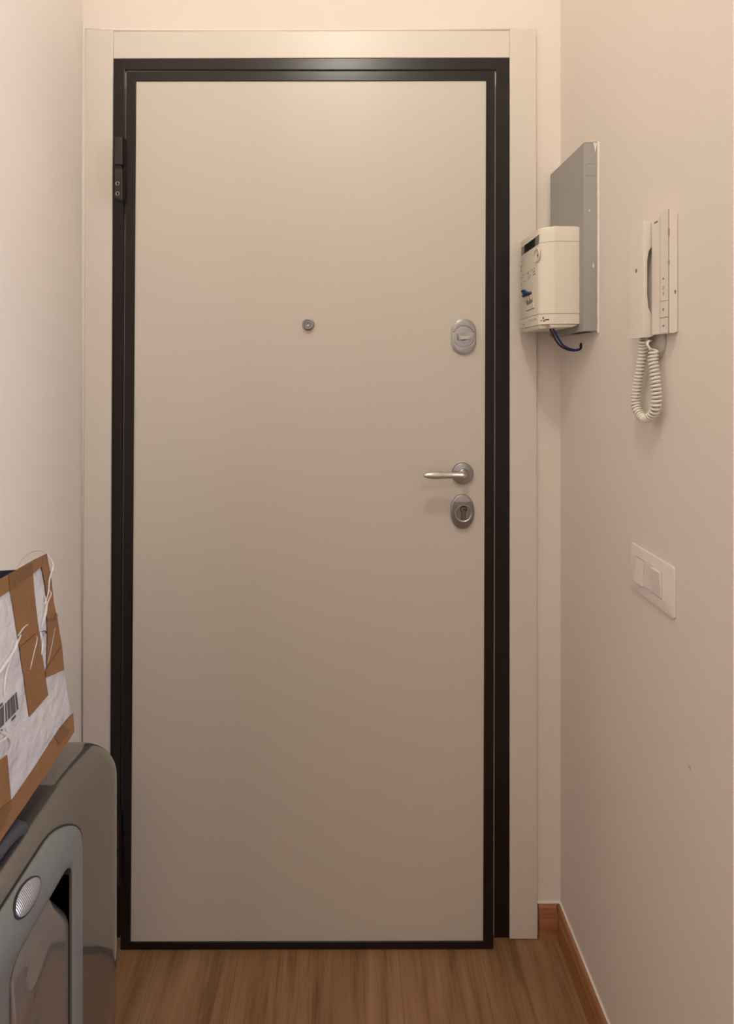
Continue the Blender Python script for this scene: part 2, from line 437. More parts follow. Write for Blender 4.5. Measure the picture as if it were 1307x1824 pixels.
for sg in (1, -1):
    b = prism(bmesh.new(), crescent(sg), 0.004, 0.0083, FD, 0.0011, 3)
    link('raised_crescent', b, 'satin', plate, True, 0.6)
# thumb turn: lens-shaped wing with a sloping top
b = bmesh.new()
lathe(b, [(0.0095, 0.003), (0.0092, 0.008), (0.0075, 0.010), (0.0065, 0.017)], FD, 32, cx-0.001, cz-0.0005)
link('thumb_turn_stem', b, 'satin_dark', plate, True)
b = bmesh.new(); n = 14; tilt = math.radians(4)
L_, up_, dn_ = 0.0175, 0.0072, 0.0080
def tw(a, z, c):
    a2 = a*math.cos(tilt)-z*math.sin(tilt); z2 = a*math.sin(tilt)+z*math.cos(tilt)
    return FD(cx+0.0022+a2, cz+0.0006+z2, c)
rows = []
for i in range(n+1):
    t = -1+2*i/n; a = L_*t; bul = 0.0065*(1-t*t)
    prof = [(-dn_*0.85, 0.010), (-dn_, 0.013), (-dn_, 0.0235+bul*0.4), (0.0015-bul*0.35, 0.0250+bul*0.2), (up_-0.0005, 0.0175-bul*0.2), (up_, 0.012), (up_*0.8, 0.010)]
    rows.append([b.verts.new(tw(a, z, c)) for z, c in prof])
for A, B in zip(rows, rows[1:]):
    for k in range(len(A)):
        k2 = (k+1) % len(A); b.faces.new((A[k], A[k2], B[k2], B[k]))
b.faces.new(rows[0]); b.faces.new(rows[-1][::-1])
link('thumb_turn', b, 'satin_bright', plate, True, 0.5)

# lever handle
hx, hz = fd(823.5, 843)
hn = link('door_handle', lathe(bmesh.new(), [(0.0262, -0.001), (0.0262, 0.0045), (0.0252, 0.0068), (0.0235, 0.0078), (0.0140, 0.0080), (0.0128, 0.0085),
      (0.0122, 0.0105), (0.0112, 0.0122), (0.0095, 0.013), (0.0088, 0.016), (0, 0.0165)], FD, 56, hx, hz), 'satin2', door, True, 0.6)
b = bmesh.new()
dl = 1.174
xa_ = W(830.6, 847.4, dl); xb_ = W(753.6, 846.8, dl); L0 = xa_.x-xb_.x
pts_, rr = [], []
key = [(0.0, 0.0012), (0.012, 0.0042), (0.035, 0.0062), (0.07, 0.0072), (0.14, 0.0070), (0.32, 0.0070), (0.5, 0.0080), (0.66, 0.0093), (0.80, 0.0089), (0.90, 0.0074), (0.96, 0.0055), (0.99, 0.0034), (1.0, 0.0014)]
for i in range(61):
    t = (i/60)
    t = 0.5-0.5*math.cos(PI*t)
    for (t0, r0), (t1, r1) in zip([(a_, b_*1.1) for a_, b_ in key], [(a_, b_*1.1) for a_, b_ in key[1:]]):
        if t0 <= t <= t1: r = r0+(r1-r0)*(t-t0)/(t1-t0); break
    pts_.append(Vector((xa_.x-L0*t, CAM_Y+dl+0.004*math.sin(PI*t), xa_.z+(xb_.z-xa_.z)*t))); rr.append(r)
tube(b, pts_, rr, 24, flat=0.92)
tube(b, smooth_path([FD(hx, hz, 0.010), FD(hx+0.0005, hz, 0.024), Vector((xa_.x-0.011, CAM_Y+dl+0.006, xa_.z+0.0004)), Vector((xa_.x-0.0105, CAM_Y+dl, xa_.z))], 6), 0.0068, 20)
link('lever', b, 'satin_bright', hn, True, 0.9)

# key cylinder plate
kx, kz = fd(822.8, 910.5)
def egg(wd, ht, s=1.0, n=56):
    out = []
    for k in range(n):
        t = 2*PI*k/n; c_, s_ = math.cos(t), math.sin(t)
        out.append((kx+wd/2*math.copysign(abs(c_)**0.93, c_), kz+ht/2*math.copysign(abs(s_)**0.93, s_)))
    return out
kp = link('lock_plate', prism(bmesh.new(), egg(42.5*S, 61*S), -0.001, 0.007, FD, 0.003, 5), 'satin', door, True, 0.7)
o_ = egg(38*S, 57.5*S)
zc = kz+0.5*61*S-12.4*S
low = [p for p in o_ if p[1] < zc]
b = bmesh.new()
# lower dark shield: outline cut level at its top
low.sort(key=lambda p: math.atan2(p[1]-kz+0.002, p[0]-kx))
low = sorted(low, key=lambda p: (math.atan2(p[1]-kz, p[0]-kx)-PI/2) % (2*PI))
wc = abs(low[0][0]-kx)
low = [(kx-wc, zc)]+low+[(kx+wc, zc)]
prism(b, low, 0.005, 0.0095, FD, 0.0006, 2)
link('shield', b, 'satin_dark', kp, True, 0.5)
zr = kz-2.2*S
b = lathe(bmesh.new(), [(15.8*S, 0.009), (15.4*S, 0.0108), (14.4*S, 0.0112), (13.6*S, 0.0106), (13.0*S, 0.0098), (0, 0.0098)], FD, 56, kx+0.7*S, zr)
link('shield_ring', b, 'satin', kp, True, 0.8)
b = lathe(bmesh.new(), [(12.6*S, 0.0090), (12.6*S, 0.0101), (0, 0.0101)], FD, 56, kx+0.7*S, zr)
link('shield_disc', b, 'satin_dark', kp)
b = bmesh.new(); cyx, cyz = fd(823.6, 905.5)
kh = [(cyx+6.1*S*math.cos(math.radians(t)), cyz+6.1*S*math.sin(math.radians(t))) for t in range(-50, 231, 10)]
kh += [(cyx-4.0*S, cyz-17.5*S), (cyx+3.8*S, cyz-17.5*S)]
prism(b, kh, 0.0098, 0.0106, FD); link('cylinder_gap', b, 'black', kp)
b = bmesh.new()
kh = [(cyx+4.9*S*math.cos(math.radians(t)), cyz+4.9*S*math.sin(math.radians(t))) for t in range(-45, 226, 10)]
kh += [(cyx-3.0*S, cyz-17*S), (cyx+3.0*S, cyz-17*S)]
prism(b, kh, 0.0105, 0.0112, FD, 0.0003); link('key_cylinder', b, 'brass', kp)
b = bmesh.new(); box(b, cyx-0.5*S, cyx+4.8*S, cyz-1.1*S, cyz+0.6*S, 0.0110, 0.0115, FD); link('keyhole', b, 'black', kp)

# ---------------------------------------------------------------- things on the right-hand wall
def FR(a, b, c): return Vector((XR-c, -a, b))    # right-hand wall: a = towards the viewer (-Y), up, out
def ra(d): return -(CAM_Y+d)                    # distance in front of the camera -> a

# grey mounting board
bd = thing('mounting_board', 'tall grey painted board with rough edges fixed to right wall behind the meter', 'board', (XR, CAM_Y+1.16, 1.47))
b = bmesh.new(); box(b, ra(1.249), ra(1.072), 1.4705, 1.866, 0.0005, 0.0297, FR, 0.0012); link('board_panel', b, 'grayboard', bd)
b = bmesh.new()
tube(b, [FR(ra(1.0705)-0.0008*noise.noise(Vector((i*0.23, 5, 0))), 1.466+0.4*i/160, 0.0003) for i in range(161)], [0.0036+0.0011*noise.noise(Vector((i*0.16, 1, 0))) for i in range(161)], 10, flat=0.6)
tube(b, [FR(ra(1.071), 1.867, 0.001), FR(ra(1.071), 1.8675, 0.012), FR(ra(1.071), 1.867, 0.029)], 0.0012, 6)
link('plaster_edge', b, 'caulk', bd, True, label='rough white plaster seam along the wall')
b = bmesh.new()
fn = lambda a, b_, c: Vector((XR-a, CAM_Y+1.072-c, b_))      # near end face of the board
for (x, y, h_, wd) in ((1049.8, 375, 5, 1.6), (1056.6, 473, 9, 2.6)):
    b = bmesh.new(); p = W(x, y, 1.072); prism(b, ellipse(XR-p.x, p.z, wd/2*1.175e-3, h_/2*1.175e-3, 14), -0.0005, 0.0003, fn); link('paint_spot', b, 'caulk', bd)
b = bmesh.new()
p = W(1060, 262, 1.072); prism(b, [(XR-p.x-.004, p.z+.010), (XR-p.x+.005, p.z+.010), (XR-p.x+.0015, p.z-.002), (XR-p.x, p.z-.012)], -0.0005, 0.0003, fn)
link('paint_spot', b, 'caulk', bd, label='white paint chip at the top corner')
b = bmesh.new()
p1 = W(1043.5, 292, 1.072); p2 = W(1062, 313, 1.072)
tube(b, [Vector((x, CAM_Y+1.0719, z)) for x, z in ((p2.x, p1.z), (p1.x+.003, p1.z+.001), (p1.x, p1.z-.003), (p1.x+.0005, p2.z+.002), (p1.x+.004, p2.z), (p2.x, p2.z+.001))], 0.0005, 6)
link('knockout_outline', b, 'grayboard', bd)
b = bmesh.new(); box(b, ra(1.15), ra(1.085), 1.4695, 1.4712, 0.008, 0.022, FR); link('board_slot', b, 'black', bd)

# electricity meter
mt = thing('electricity_meter', 'cream electricity meter with small dark display and blue breaker lever, mounted on the grey board', 'electricity meter', (0.46, CAM_Y+1.16, 1.478))
C0 = 0.0300
DN, DFAR = 1.092, 1.232
xs = lambda X: XR-X
# plan profile (a along wall, c outwards): rounded near-front corner
def mplan(inset=0.0, lip=0.0):
    f = xs(0.4165)-inset; s = xs(0.4425)
    pts = [(ra(DFAR), C0), (ra(DN)-inset, C0), (ra(DN)-inset, s-0.002)]
    for k in range(0, 7):
        t = k/6; pts.append((ra(DN)-inset-0.010*(1-math.cos(t*PI/2))-0.0125*t, s-0.002+(f-s+0.002)*math.sin(t*PI/2)))
    pts += [(ra(DFAR)+0.012, f+0.0), (ra(DFAR)+0.004, f-0.003), (ra(DFAR), f-0.010)]
    return pts
def msection(z0, z1, inset=0.0, name='body', bt=0.004, bb=0.0):
    b = bmesh.new()
    fr = lambda a, b_, c: FR(a, c, b_)
    prism(b, mplan(inset), z0, z1, fr, bt, 3)
    return b
link('meter_cap', msection(1.6642, 1.6965), 'meter', mt, True, 0.5)
link('meter_joint', msection(1.6632, 1.6645, 0.0012, bt=0), 'meter_groove', mt)
link('meter_body', msection(1.5105, 1.6634, bt=0), 'meter', mt, True, 0.5)
link('meter_joint', msection(1.5092, 1.5108, 0.0012, bt=0), 'meter_groove', mt)
b = msection(1.4880, 1.5094, bt=0)
link('meter_base', b, 'meter', mt, True, 0.5)
# terminal cover: front skirt that hangs lower, tapering back below
b = bmesh.new(); f = xs(0.4165)
outl = [(f-0.0215, 1.5094), (f+0.0004, 1.5094), (f-0.0002, 1.500), (f-0.0035, 1.4800), (f-0.0055, 1.4780), (f-0.014, 1.4788), (f-0.0215, 1.4800)]
prism(b, outl, ra(DFAR)+0.004, ra(DN)-0.0165, lambda a, b_, c: FR(c, b_, a), 0.003, 3)
link('terminal_cover', b, 'meter', mt, True, 0.5)
b = bmesh.new(); outl = [(C0, 1.4882), (f-0.020, 1.4882), (f-0.022, 1.4800), (C0+0.012, 1.4812), (C0+0.002, 1.4850)]
prism(b, outl, ra(DFAR)+0.004, ra(DN)-0.003, lambda a, b_, c: FR(c, b_, a), 0.002, 2)
link('meter_underside', b, 'meter', mt, True, 0.5)
def mf(px, py, off=0.0):
    """pixel -> (a, z) on the meter's front plane"""
    d = (0.4165)*F/(px-CX); p = W(px, py, d); return (ra(d), p.z)
FM = lambda a, b_, c: FR(a, b_, f+c)
def mpoly(pts, c0, c1, m, name, bevel=0.0, parent=mt, label=None):
    b = bmesh.new(); prism(b, [mf(x, y) for x, y in pts], c0, c1, FM, bevel, 2); return link(name, b, m, parent, label=label)
disp = mpoly([(928.4, 442.0), (959.4, 418.0), (958.2, 435.0), (928.4, 455.8)], -0.001, 0.0003, 'lcd_frame', 'display_window')
mpoly([(934.5, 436.8), (953.5, 423.4), (952.8, 438.8), (934.0, 451.5)], 0.0001, 0.0006, 'lcd', 'display_glass', parent=disp)
# round optical port
pc = mf(955.8, 455.5)
b = lathe(bmesh.new(), [(0.0165, -0.0005), (0.0165, 0.0010), (0.0155, 0.0017), (0.0145, 0.0010), (0.0125, 0.0004), (0, 0.0006)], FM, 40, pc[0], pc[1])
port = link('optical_port', b, 'meter', mt, True, 0.6)
b = lathe(bmesh.new(), [(0.0148, 0.0008), (0.0140, 0.0016), (0.0124, 0.0014), (0.0120, 0.0006)], FM, 40, pc[0], pc[1])
link('port_ring', b, 'bracket', port, True)
pc2 = mf(958.8, 455)
b = lathe(bmesh.new(), [(0.0028, 0.0004), (0.0028, 0.0014), (0, 0.0014)], FM, 20, pc2[0], pc2[1])
link('push_button', b, 'blackink', port)
# printed lines (rows of tiny text)
b = bmesh.new()
rows_ = [((928.2, 467.0), (935.0, 461.8)), ((928.5, 470.0), (934.8, 467.4)), ((926.2, 474.8), (931.6, 472.4)), ((927.0, 476.6), (931.0, 474.2)), ((926.6, 480.0), (930.0, 478.0)),
         ((927.0, 484.2), (931.6, 481.2)), ((930.5, 490.8), (933.6, 488.4)), ((926.4, 497.4), (932.0, 493.6)), ((932.6, 503.0), (936.4, 500.2)), ((927.6, 507.0), (929.6, 505.6)),
         ((943.2, 483.4), (946.0, 481.2)), ((946.4, 482.0), (952.6, 477.4)), ((939.8, 493.0), (945.6, 489.8)), ((940.2, 495.4), (944.8, 492.6)), ((940.2, 497.6), (944.0, 495.0)), ((940.4, 500.0), (942.0, 498.8))]
for (x0, y0), (x1, y1) in rows_:
    n_ = max(2, int((x1-x0)/0.9))
    for k in range(n_):
        if random.random() < 0.15: continue
        t0, t1 = k/n_, (k+0.72)/n_
        P0 = (x0+(x1-x0)*t0, y0+(y1-y0)*t0); P1 = (x0+(x1-x0)*t1, y0+(y1-y0)*t1)
        prism(b, [mf(P0[0], P0[1]+0.45), mf(P1[0], P1[1]+0.45), mf(P1[0], P1[1]-0.45), mf(P0[0], P0[1]-0.45)], 0.0, 0.0002, FM)
for (x0, y0, x1, y1, h_) in ((949, 485.2, 952.8, 482.6, 1.6), (949.2, 490, 953, 487.2, 2.0), (939.6, 487, 941.0, 486, 6.0)):
    prism(b, [mf(x0, y0+h_/2), mf(x1, y1+h_/2), mf(x1, y1-h_/2), mf(x0, y0-h_/2)], 0.0, 0.0002, FM)
link('meter_print', b, 'ink', mt, label='rows of tiny grey printed text')
# breaker window
bw = mpoly([(933.0, 527.5), (948.0, 518.5), (951.0, 548.5), (937.5, 554.5)], -0.001, 0.0004, 'meter', 'breaker_window', 0.0002)
mpoly([(933.4, 528), (947.6, 520.0), (948.6, 538), (939.2, 544.6), (936.2, 537.0)], 0.0002, 0.0008, 'meter_groove', 'breaker_recess', parent=bw)
for (xa, xb, yo) in ((935.6, 939.0, 0), (939.8, 943.4, -1.2), (944.6, 947.4, -3.6)):
    mpoly([(xa, 529+yo), (xb, 527.6+yo), (xb, 534+yo), ((xa+xb)/2+1.0, 537.5+yo), (xa+0.6, 535+yo)], 0.0006, 0.0022, 'meter', 'breaker_toggle', 0.0003, bw)
mpoly([(936.8, 545.6), (949.0, 539.0), (950.4, 547.4), (937.5, 553.4)], 0.0003, 0.0008, 'meter', 'breaker_label', 0.0002, bw)
b = bmesh.new()
prism(b, [mf(933.4, 526.5), mf(947.0, 519.0), mf(947.6, 522.4), mf(934.2, 529.8)], 0.0008, 0.006, FM, 0.0006)
prism(b, [mf(933.4, 518.4), mf(937.0, 515.6), mf(940.8, 518.6), mf(943.4, 522.4), mf(937.6, 526.0), mf(935.6, 522.0)], 0.003, 0.0085, FM, 0.0008)
link('breaker_lever', b, 'blue', mt, label='blue breaker lever')
mpoly([(937.0, 553.9), (951.5, 548.0), (951.8, 548.9), (937.2, 554.9)], 0.0, 0.0007, 'meter_groove', 'window_sill')
# raised lettering and seal marks on the cover
a0, z0 = mf(946.5, 568.5)
b = text_bm('e-distribuzione', 0.0105, lambda a, b_, c: FR(a, b_, f+0.0002+c-(1.500-b_)*0.165), a0, z0, 0.0, 0.0004)
link('raised_lettering', b, 'meter', mt)
b = bmesh.new(); FM2 = lambda a, b_, c: FR(a, b_, f+0.0002-max(0, 1.500-b_)*0.165+c)
prism(b, ellipse(*mf(967.6, 566.6), 0.0030, 0.0022, 14), 0.0, 0.0006, FM2)
prism(b, ellipse(*mf(968.2, 571.6), 0.0030, 0.0022, 14), 0.0, 0.0006, FM2)
prism(b, [mf(970, 569.0), mf(976.5, 568.0), mf(977.4, 569.0), mf(976.5, 570.2), mf(970, 571.0)], 0.0, 0.0006, FM2)
prism(b, [mf(961.6, 571.0), mf(964.6, 570.0), mf(964.6, 572.2)], 0.0, 0.0006, FM2)
link('seal_mark', b, 'blackink', mt, label='dark seal symbol')
b = bmesh.new()
prism(b, [mf(932.2, 577), mf(933.4, 577), mf(934.0, 582.4), mf(933.2, 582.4)], -0.001, 0.0006, FM2)
prism(b, [mf(934, 579), mf(935.6, 578.6), mf(935.6, 580.4), mf(934, 580.2)], -0.001, 0.0006, FM2)
link('seal_mark', b, 'blackink', mt, label='dark seal symbol')

# wires
cb = thing('electric_cable', 'blue and dark wires hanging from below the meter into a hole in the wall', 'cable', (0.50, CAM_Y+1.14, 1.44))
end = Vector((XR-0.0005, CAM_Y+1.151, 1.4405))
def wire(dx, dz, name, m, r, x0):
    b = bmesh.new()
    st = W(x0, 586, 1.13)
    pts = [st+Vector((0, 0, 0.006)), st, W(x0+10, 604+dz, 1.13), W(1003+dx, 616.5+dz, 1.135), W(1018+dx*0.6, 622.5+dz, 1.142), W(1030, 622.5+dz*0.6, 1.149), end+Vector((0.004, 0, 0))]
    tube(b, smooth_path(pts, 8), r, 10); link(name, b, m, cb, True)
wire(2, 0.0, 'blue_wire', 'bluewire', 0.0022, 985.0)
wire(-2.2, 1.8, 'dark_wire', 'darkwire', 0.0021, 979.5)
b = bmesh.new(); lathe(b, [(0.0060, 0.0), (0.0058, 0.0010), (0.0045, 0.0014), (0, 0.0014)], FR, 24, ra(1.1495), 1.4435, sb=1.25); link('wall_hole', b, 'black', cb)

# ---------------------------------------------------------------- intercom
ic = thing('intercom_phone', 'white wall intercom with corded handset hanging on the right wall above the switch', 'intercom', (XR-0.02, CAM_Y+0.86, 1.45))
# base unit: d 0.813 .. 0.8547, side chamfered at the wall, slightly open behind the handset
b = bmesh.new()
prof = [(0.0006, 1.450), (0.0006, 1.6375), (0.0075, 1.6438), (0.0165, 1.6445), (0.0165, 1.4475), (0.0065, 1.4475)]
prism(b, prof, ra(0.856), ra(0.8135), lambda a, b_, c: FR(c, b_, a), 0.0006, 2)
link('base_unit', b, 'phone', ic, True, 0.4)
b = bmesh.new(); box(b, ra(0.905), ra(0.855), 1.452, 1.636, 0.0006, 0.011, FR, 0.001); link('cradle_plate', b, 'phone', ic)
FP = lambda a, b_, c: FR(a, b_, 0.0165+c)
# lid seam, call-button edges
b = bmesh.new()
box(b, ra(0.8132), ra(0.8146), 1.4475, 1.6445, 0.0146, 0.0158, FR)
link('lid_joint', b, 'phone_dark', ic)
for z0, z1 in ((1.602, 1.614), (1.556, 1.563)): link('lid_catch', box(bmesh.new(), ra(0.8130), ra(0.8146), z0, z1, 0.0138, 0.0162, FR), 'phone_dark', ic)
def pf(px, py):
    d = (XR-0.0165)*F/(px-CX); p = W(px, py, d); return (ra(d), p.z)
for y0, y1 in ((537, 534.6), (567, 564.8)):
    b = bmesh.new()
    q = [pf(1175.5, y0-0.5), pf(1189.6, y1-0.5), pf(1189.6, y1+0.5), pf(1175.5, y0+0.5)]
    prism(b, q, -0.0004, 0.00015, FP); link('button_gap', b, 'phone_dark', ic)
for y0, y1, y2, y3 in ((538.2, 535.8, 563.6, 565.8), (568.2, 566.0, 591.0, 593.0)):
    b = bmesh.new(); prism(b, [pf(1175.8, y0), pf(1189.4, y1), pf(1189.4, y2), pf(1175.8, y3)], -0.0002, 0.0005, FP, 0.0003); link('push_button', b, 'phone', ic)
b = bmesh.new()
prism(b, [pf(1175.0, 384), pf(1175.35, 384), pf(1175.35, 594), pf(1175.0, 594)], -0.0002, 0.00012, FP); link('panel_line', b, 'phone_dark', ic)
# printing
a_, z_ = pf(1168.2, 396.0)
b = text_bm('URMET', 0.0036, FP, a_, z_, 0.0001, 0.0001, sx=0.98, bold=0.00015); link('brand_lettering', b, 'ink', ic)
b = bmesh.new()
a_, z_ = pf(1181.2, 496.2)                                             # bell
prism(b, [(a_-0.0022, z_-0.0017), (a_+0.0022, z_-0.0017), (a_+0.0010, z_+0.0005), (a_+0.0004, z_+0.0022), (a_-0.0004, z_+0.0022), (a_-0.0010, z_+0.0005)], -0.0002, 0.0002, FP)
link('bell_symbol', b, 'ink', ic); b = bmesh.new()
a_, z_ = pf(1181.2, 513)
for k in (-1, 0, 1): prism(b, [(a_-0.0018, z_+k*0.0019-0.0009), (a_+0.0018, z_+k*0.0019-0.0002), (a_+0.0018, z_+k*0.0019+0.0006), (a_-0.0018, z_+k*0.0019)], -0.0002, 0.0002, FP)
link('lettering_mark', b, 'ink', ic); b = bmesh.new()
a_, z_ = pf(1181.6, 551)                                              # stair-light star
for k in range(3):
    t = k*PI/3+PI/2; da, dz = math.cos(t)*0.0026, math.sin(t)*0.0026; na, nz = -math.sin(t)*0.0003, math.cos(t)*0.0003
    prism(b, [(a_-da-na, z_-dz-nz), (a_+da-na, z_+dz-nz), (a_+da+na, z_+dz+nz), (a_-da+na, z_-dz+nz)], 0.0004, 0.0007, FP)
prism(b, ellipse(a_, z_-0.0006, 0.0013, 0.0010, 12), 0.0004, 0.0007, FP)
link('light_symbol', b, 'ink', ic); b = bmesh.new()
a_, z_ = pf(1181.6, 580.5)                                            # key
prism(b, ellipse(a_+0.0012, z_, 0.0016, 0.0017, 14), 0.0004, 0.0007, FP)
prism(b, [(a_-0.0030, z_-0.0008), (a_, z_-0.0005), (a_, z_+0.0005), (a_-0.0030, z_+0.0008)], 0.0004, 0.0007, FP)
link('key_symbol', b, 'ink', ic)
a_, z_ = pf(1181.4, 523.2)
b = text_bm('1', 0.0072, FP, a_, z_, 0.0001, 0.0001, bold=0.0002); link('button_number', b, 'blackink', ic)
p = W(1202.2, 519.5, 0.8134)
b = bmesh.new(); prism(b, [(XR-p.x-0.0014, p.z+0.0022), (XR-p.x+0.0014, p.z+0.0022), (XR-p.x+0.0004, p.z-0.0036), (XR-p.x-0.0004, p.z-0.0036)], -0.0002, 0.0004, lambda a, b_, c: Vector((XR-a, CAM_Y+0.8134-c, b_)))
link('volume_slider', b, 'ink', ic)
# handset: d 0.857 .. 0.900, front at 0.0295, with a hollow finger grip behind it
hs_x = 0.0292
b = bmesh.new()
prof = [(0.0115, 1.446), (0.0115, 1.474), (0.0205, 1.494), (0.0222, 1.515), (0.0222, 1.572), (0.0195, 1.588), (0.0115, 1.6), (0.0115, 1.6345), (0.0190, 1.638), (hs_x, 1.6415), (hs_x, 1.4435), (0.019, 1.4435)]
prism(b, prof, ra(0.9005), ra(0.8585), lambda a, b_, c: FR(c, b_, a), 0.0012, 3)
hs = link('handset', b, 'phone', ic, True, 0.45)
a_h = lambda px, X: ra(X*F/(px-CX))
Xh = XR-hs_x
d_ = Xh*F/(1133-CX); pm = W(1133, 482.5, d_)
b = lathe(bmesh.new(), [(0.0030, 0.0), (0.0030, 0.0002), (0.0010, 0.0002), (0, 0.0001)], lambda a, b_, c: FR(a, b_, hs_x+c), 20, ra(d_), pm.z, sb=1.15)
link('microphone_dimple', b, 'ink', hs)
# lower bracket behind the cord
b = bmesh.new()
def wf(px, py):
    d = XR*F/(px-CX); p = W(px, py, d); return (ra(d), p.z)
prism(b, [(ra(0.895), 1.452), (ra(0.845), 1.452), (ra(0.842), 1.438), (ra(0.846), 1.422), (ra(0.858), 1.408), (ra(0.872), 1.404), (ra(0.888), 1.412), (ra(0.895), 1.428)], 0.0006, 0.005, FR, 0.0012, 2)
link('cord_bracket', b, 'bracket', ic, True, 0.4)
# coiled cord
XC = XR-0.0160
ctrl = []
for x, y, dx in ((1146.5, 603, 0.004), (1145.6, 612, 0.002), (1144.6, 630, 0.0), (1140.5, 655, 0), (1135.5, 685, 0), (1131.8, 712, 0), (1133.8, 728, 0), (1140.5, 740, 0), (1149.5, 746, 0),
              (1158.5, 741.5, 0), (1166, 731, 0), (1169, 715, 0), (1168.2, 692, 0), (1165.6, 665, 0), (1163, 642, 0), (1163.4, 630, 0), (1164.2, 622, 0)):
    X = XC-dx; d = X*F/(x-CX); ctrl.append(W(x, y, d))
ctrl[-1] = ctrl[-1]
ax = smooth_path(ctrl, 16)
cum = [0]
for a, b_ in zip(ax, ax[1:]): cum.append(cum[-1]+(b_-a).length)
tot = cum[-1]; turns = 47; per = 22; pts = []
def at_len(s):
    for i in range(len(cum)-1):
        if cum[i+1] >= s: break
    t = (s-cum[i])/max(cum[i+1]-cum[i], 1e-9); return ax[i].lerp(ax[i+1], t), (ax[min(i+2, len(ax)-1)]-ax[max(i-1, 0)]).normalized()
for k in range(turns*per+1):
    s = tot*k/(turns*per); p, t = at_len(s)
    n1 = Vector((-1, 0, 0)); n1 = (n1-t*n1.dot(t)).normalized(); n2 = t.cross(n1)
    R = 0.0060
    th = 2*PI*k/per
    pts.append(p+n1*math.cos(th)*R+n2*math.sin(th)*R)
b = bmesh.new(); tube(b, pts, 0.0021, 10)
link('coiled_cord', b, 'cord', ic, True)
b = bmesh.new(); tube(b, smooth_path([W(1140, 598, 0.885), W(1143, 606, 0.885), W(1148, 604, 0.88), W(1155, 598, 0.875)], 6), 0.0016, 8)
q0 = pts[-1]; tube(b, smooth_path([pts[-3], q0, q0+Vector((-0.004, 0.001, 0.008)), q0+Vector((0.004, 0.010, 0.014)), W(1162, 606, 0.878), W(1163, 597, 0.878)], 6), 0.0021, 10)
link('cord_lead', b, 'cord', ic, True)

# ---------------------------------------------------------------- light switch
sw = thing('light_switch', 'white rectangular three-gang light switch plate low on the right wall', 'light switch', (XR, CAM_Y+0.87, 0.99))
b = bmesh.new()
prism(b, rrect(ra(0.9430), ra(0.8192), 0.9895, 1.0722, 0.0045, 6), 0.0004, 0.0036, FR, 0.0007, 3)
link('cover_plate', b, 'switch', sw, True, 0.5)
b = bmesh.new(); box(b, ra(0.9245), ra(0.8498), 1.0078, 1.0530, 0.0030, 0.0038, FR); link('switch_gap', b, 'phone_dark', sw)
def rocker(d0, d1, top, bot):
    b = bmesh.new()
    prism(b, [(0.003, 1.0083), (0.003, 1.0525), (top, 1.0525), (bot, 1.0083)], ra(d0), ra(d1), lambda a, b_, c: FR(c, b_, a), 0.0)
    bmesh.ops.bevel(b, geom=list(b.edges), offset=0.0005, segments=2, affect='EDGES')
    link('rocker', b, 'switch', sw, True, 0.6)
rocker(0.9241, 0.9000, 0.0042, 0.0085)
rocker(0.8994, 0.8750, 0.0046, 0.0044)
rocker(0.8744, 0.8503, 0.0088, 0.0042)

# small scuff on the wall
d_ = XR*F/(1228-CX); pm = W(1228, 1367, d_)
b = bmesh.new(); prism(b, [(ra(d_)+0.0035*math.cos(t*PI/9)*(1+0.3*math.sin(t*2.1)), pm.z+0.0035*math.sin(t*PI/9)*(1+0.2*math.sin(t*1.3))) for t in range(18)], -0.0005, 0.00015, FR)
link('scuff_mark', b, 'scuff', bpy.data.objects['wall_right'])
# ---------------------------------------------------------------- suitcase
K = 0.360                         # its large side stands K to the left of the lens axis
sc_ = thing('suitcase', 'large glossy grey hard-shell suitcase standing upright against the left wall beneath the taped box', 'suitcase', (-0.50, CAM_Y+0.56, 0))
ZT, RT, RV = 0.817, 0.050, 0.072
D_FAR, D_NEAR = 0.861, 0.285
X0, X1 = XL+0.004, -K
b = bmesh.new()
vs = box(b, X0, X1, CAM_Y+D_NEAR, CAM_Y+D_FAR, 0.055, ZT)
b.edges.ensure_lookup_table()
vert = [e for e in b.edges if abs(e.verts[0].co.z-e.verts[1].co.z) > 0.1]
bmesh.ops.recalc_face_normals(b, faces=b.faces)
bmesh.ops.bevel(b, geom=vert, offset=RV, segments=12, affect='EDGES', profile=0.5)
hor = [e for e in b.edges if abs(e.verts[0].co.z-e.verts[1].co.z) < 1e-5 and (abs(e.verts[0].co.z-ZT) < 1e-5 or abs(e.verts[0].co.z-0.055) < 1e-5)
       and len(e.link_faces) == 2 and abs(e.calc_face_angle(0)) > 1]
bmesh.ops.bevel(b, geom=hor, offset=RT, segments=10, affect='EDGES', profile=0.5)
# the upper edge falls away towards the far corner
bmesh.ops.bisect_plane(b, geom=list(b.verts)+list(b.edges)+list(b.faces), plane_co=(0, CAM_Y+0.70, 0), plane_no=(0, 1, 0))
bmesh.ops.bisect_plane(b, geom=list(b.verts)+list(b.edges)+list(b.faces), plane_co=(0, CAM_Y+0.745, 0), plane_no=(0, 1, 0))
for v in b.verts:
    d_v = v.co.y-CAM_Y
    if v.co.z > 0.6 and d_v > 0.70: v.co.z -= 0.036*((d_v-0.70)/0.161)**1.3
shell = link('shell', b, 'case', sc_, True, 0.6)
def shell_x(z):
    k = z-(ZT-RT)
    return X1 if k <= 0 else X1-RT+math.sqrt(max(RT*RT-k*k, 0))
def hit(px, py):
    lo, hi = 0.3, 1.2
    for _ in range(60):
        md = (lo+hi)/2; p = W(px, py, md)
        if p.x < shell_x(min(p.z, ZT-1e-4)): hi = md
        else: lo = md
    p = W(px, py, lo); return lo, p.z
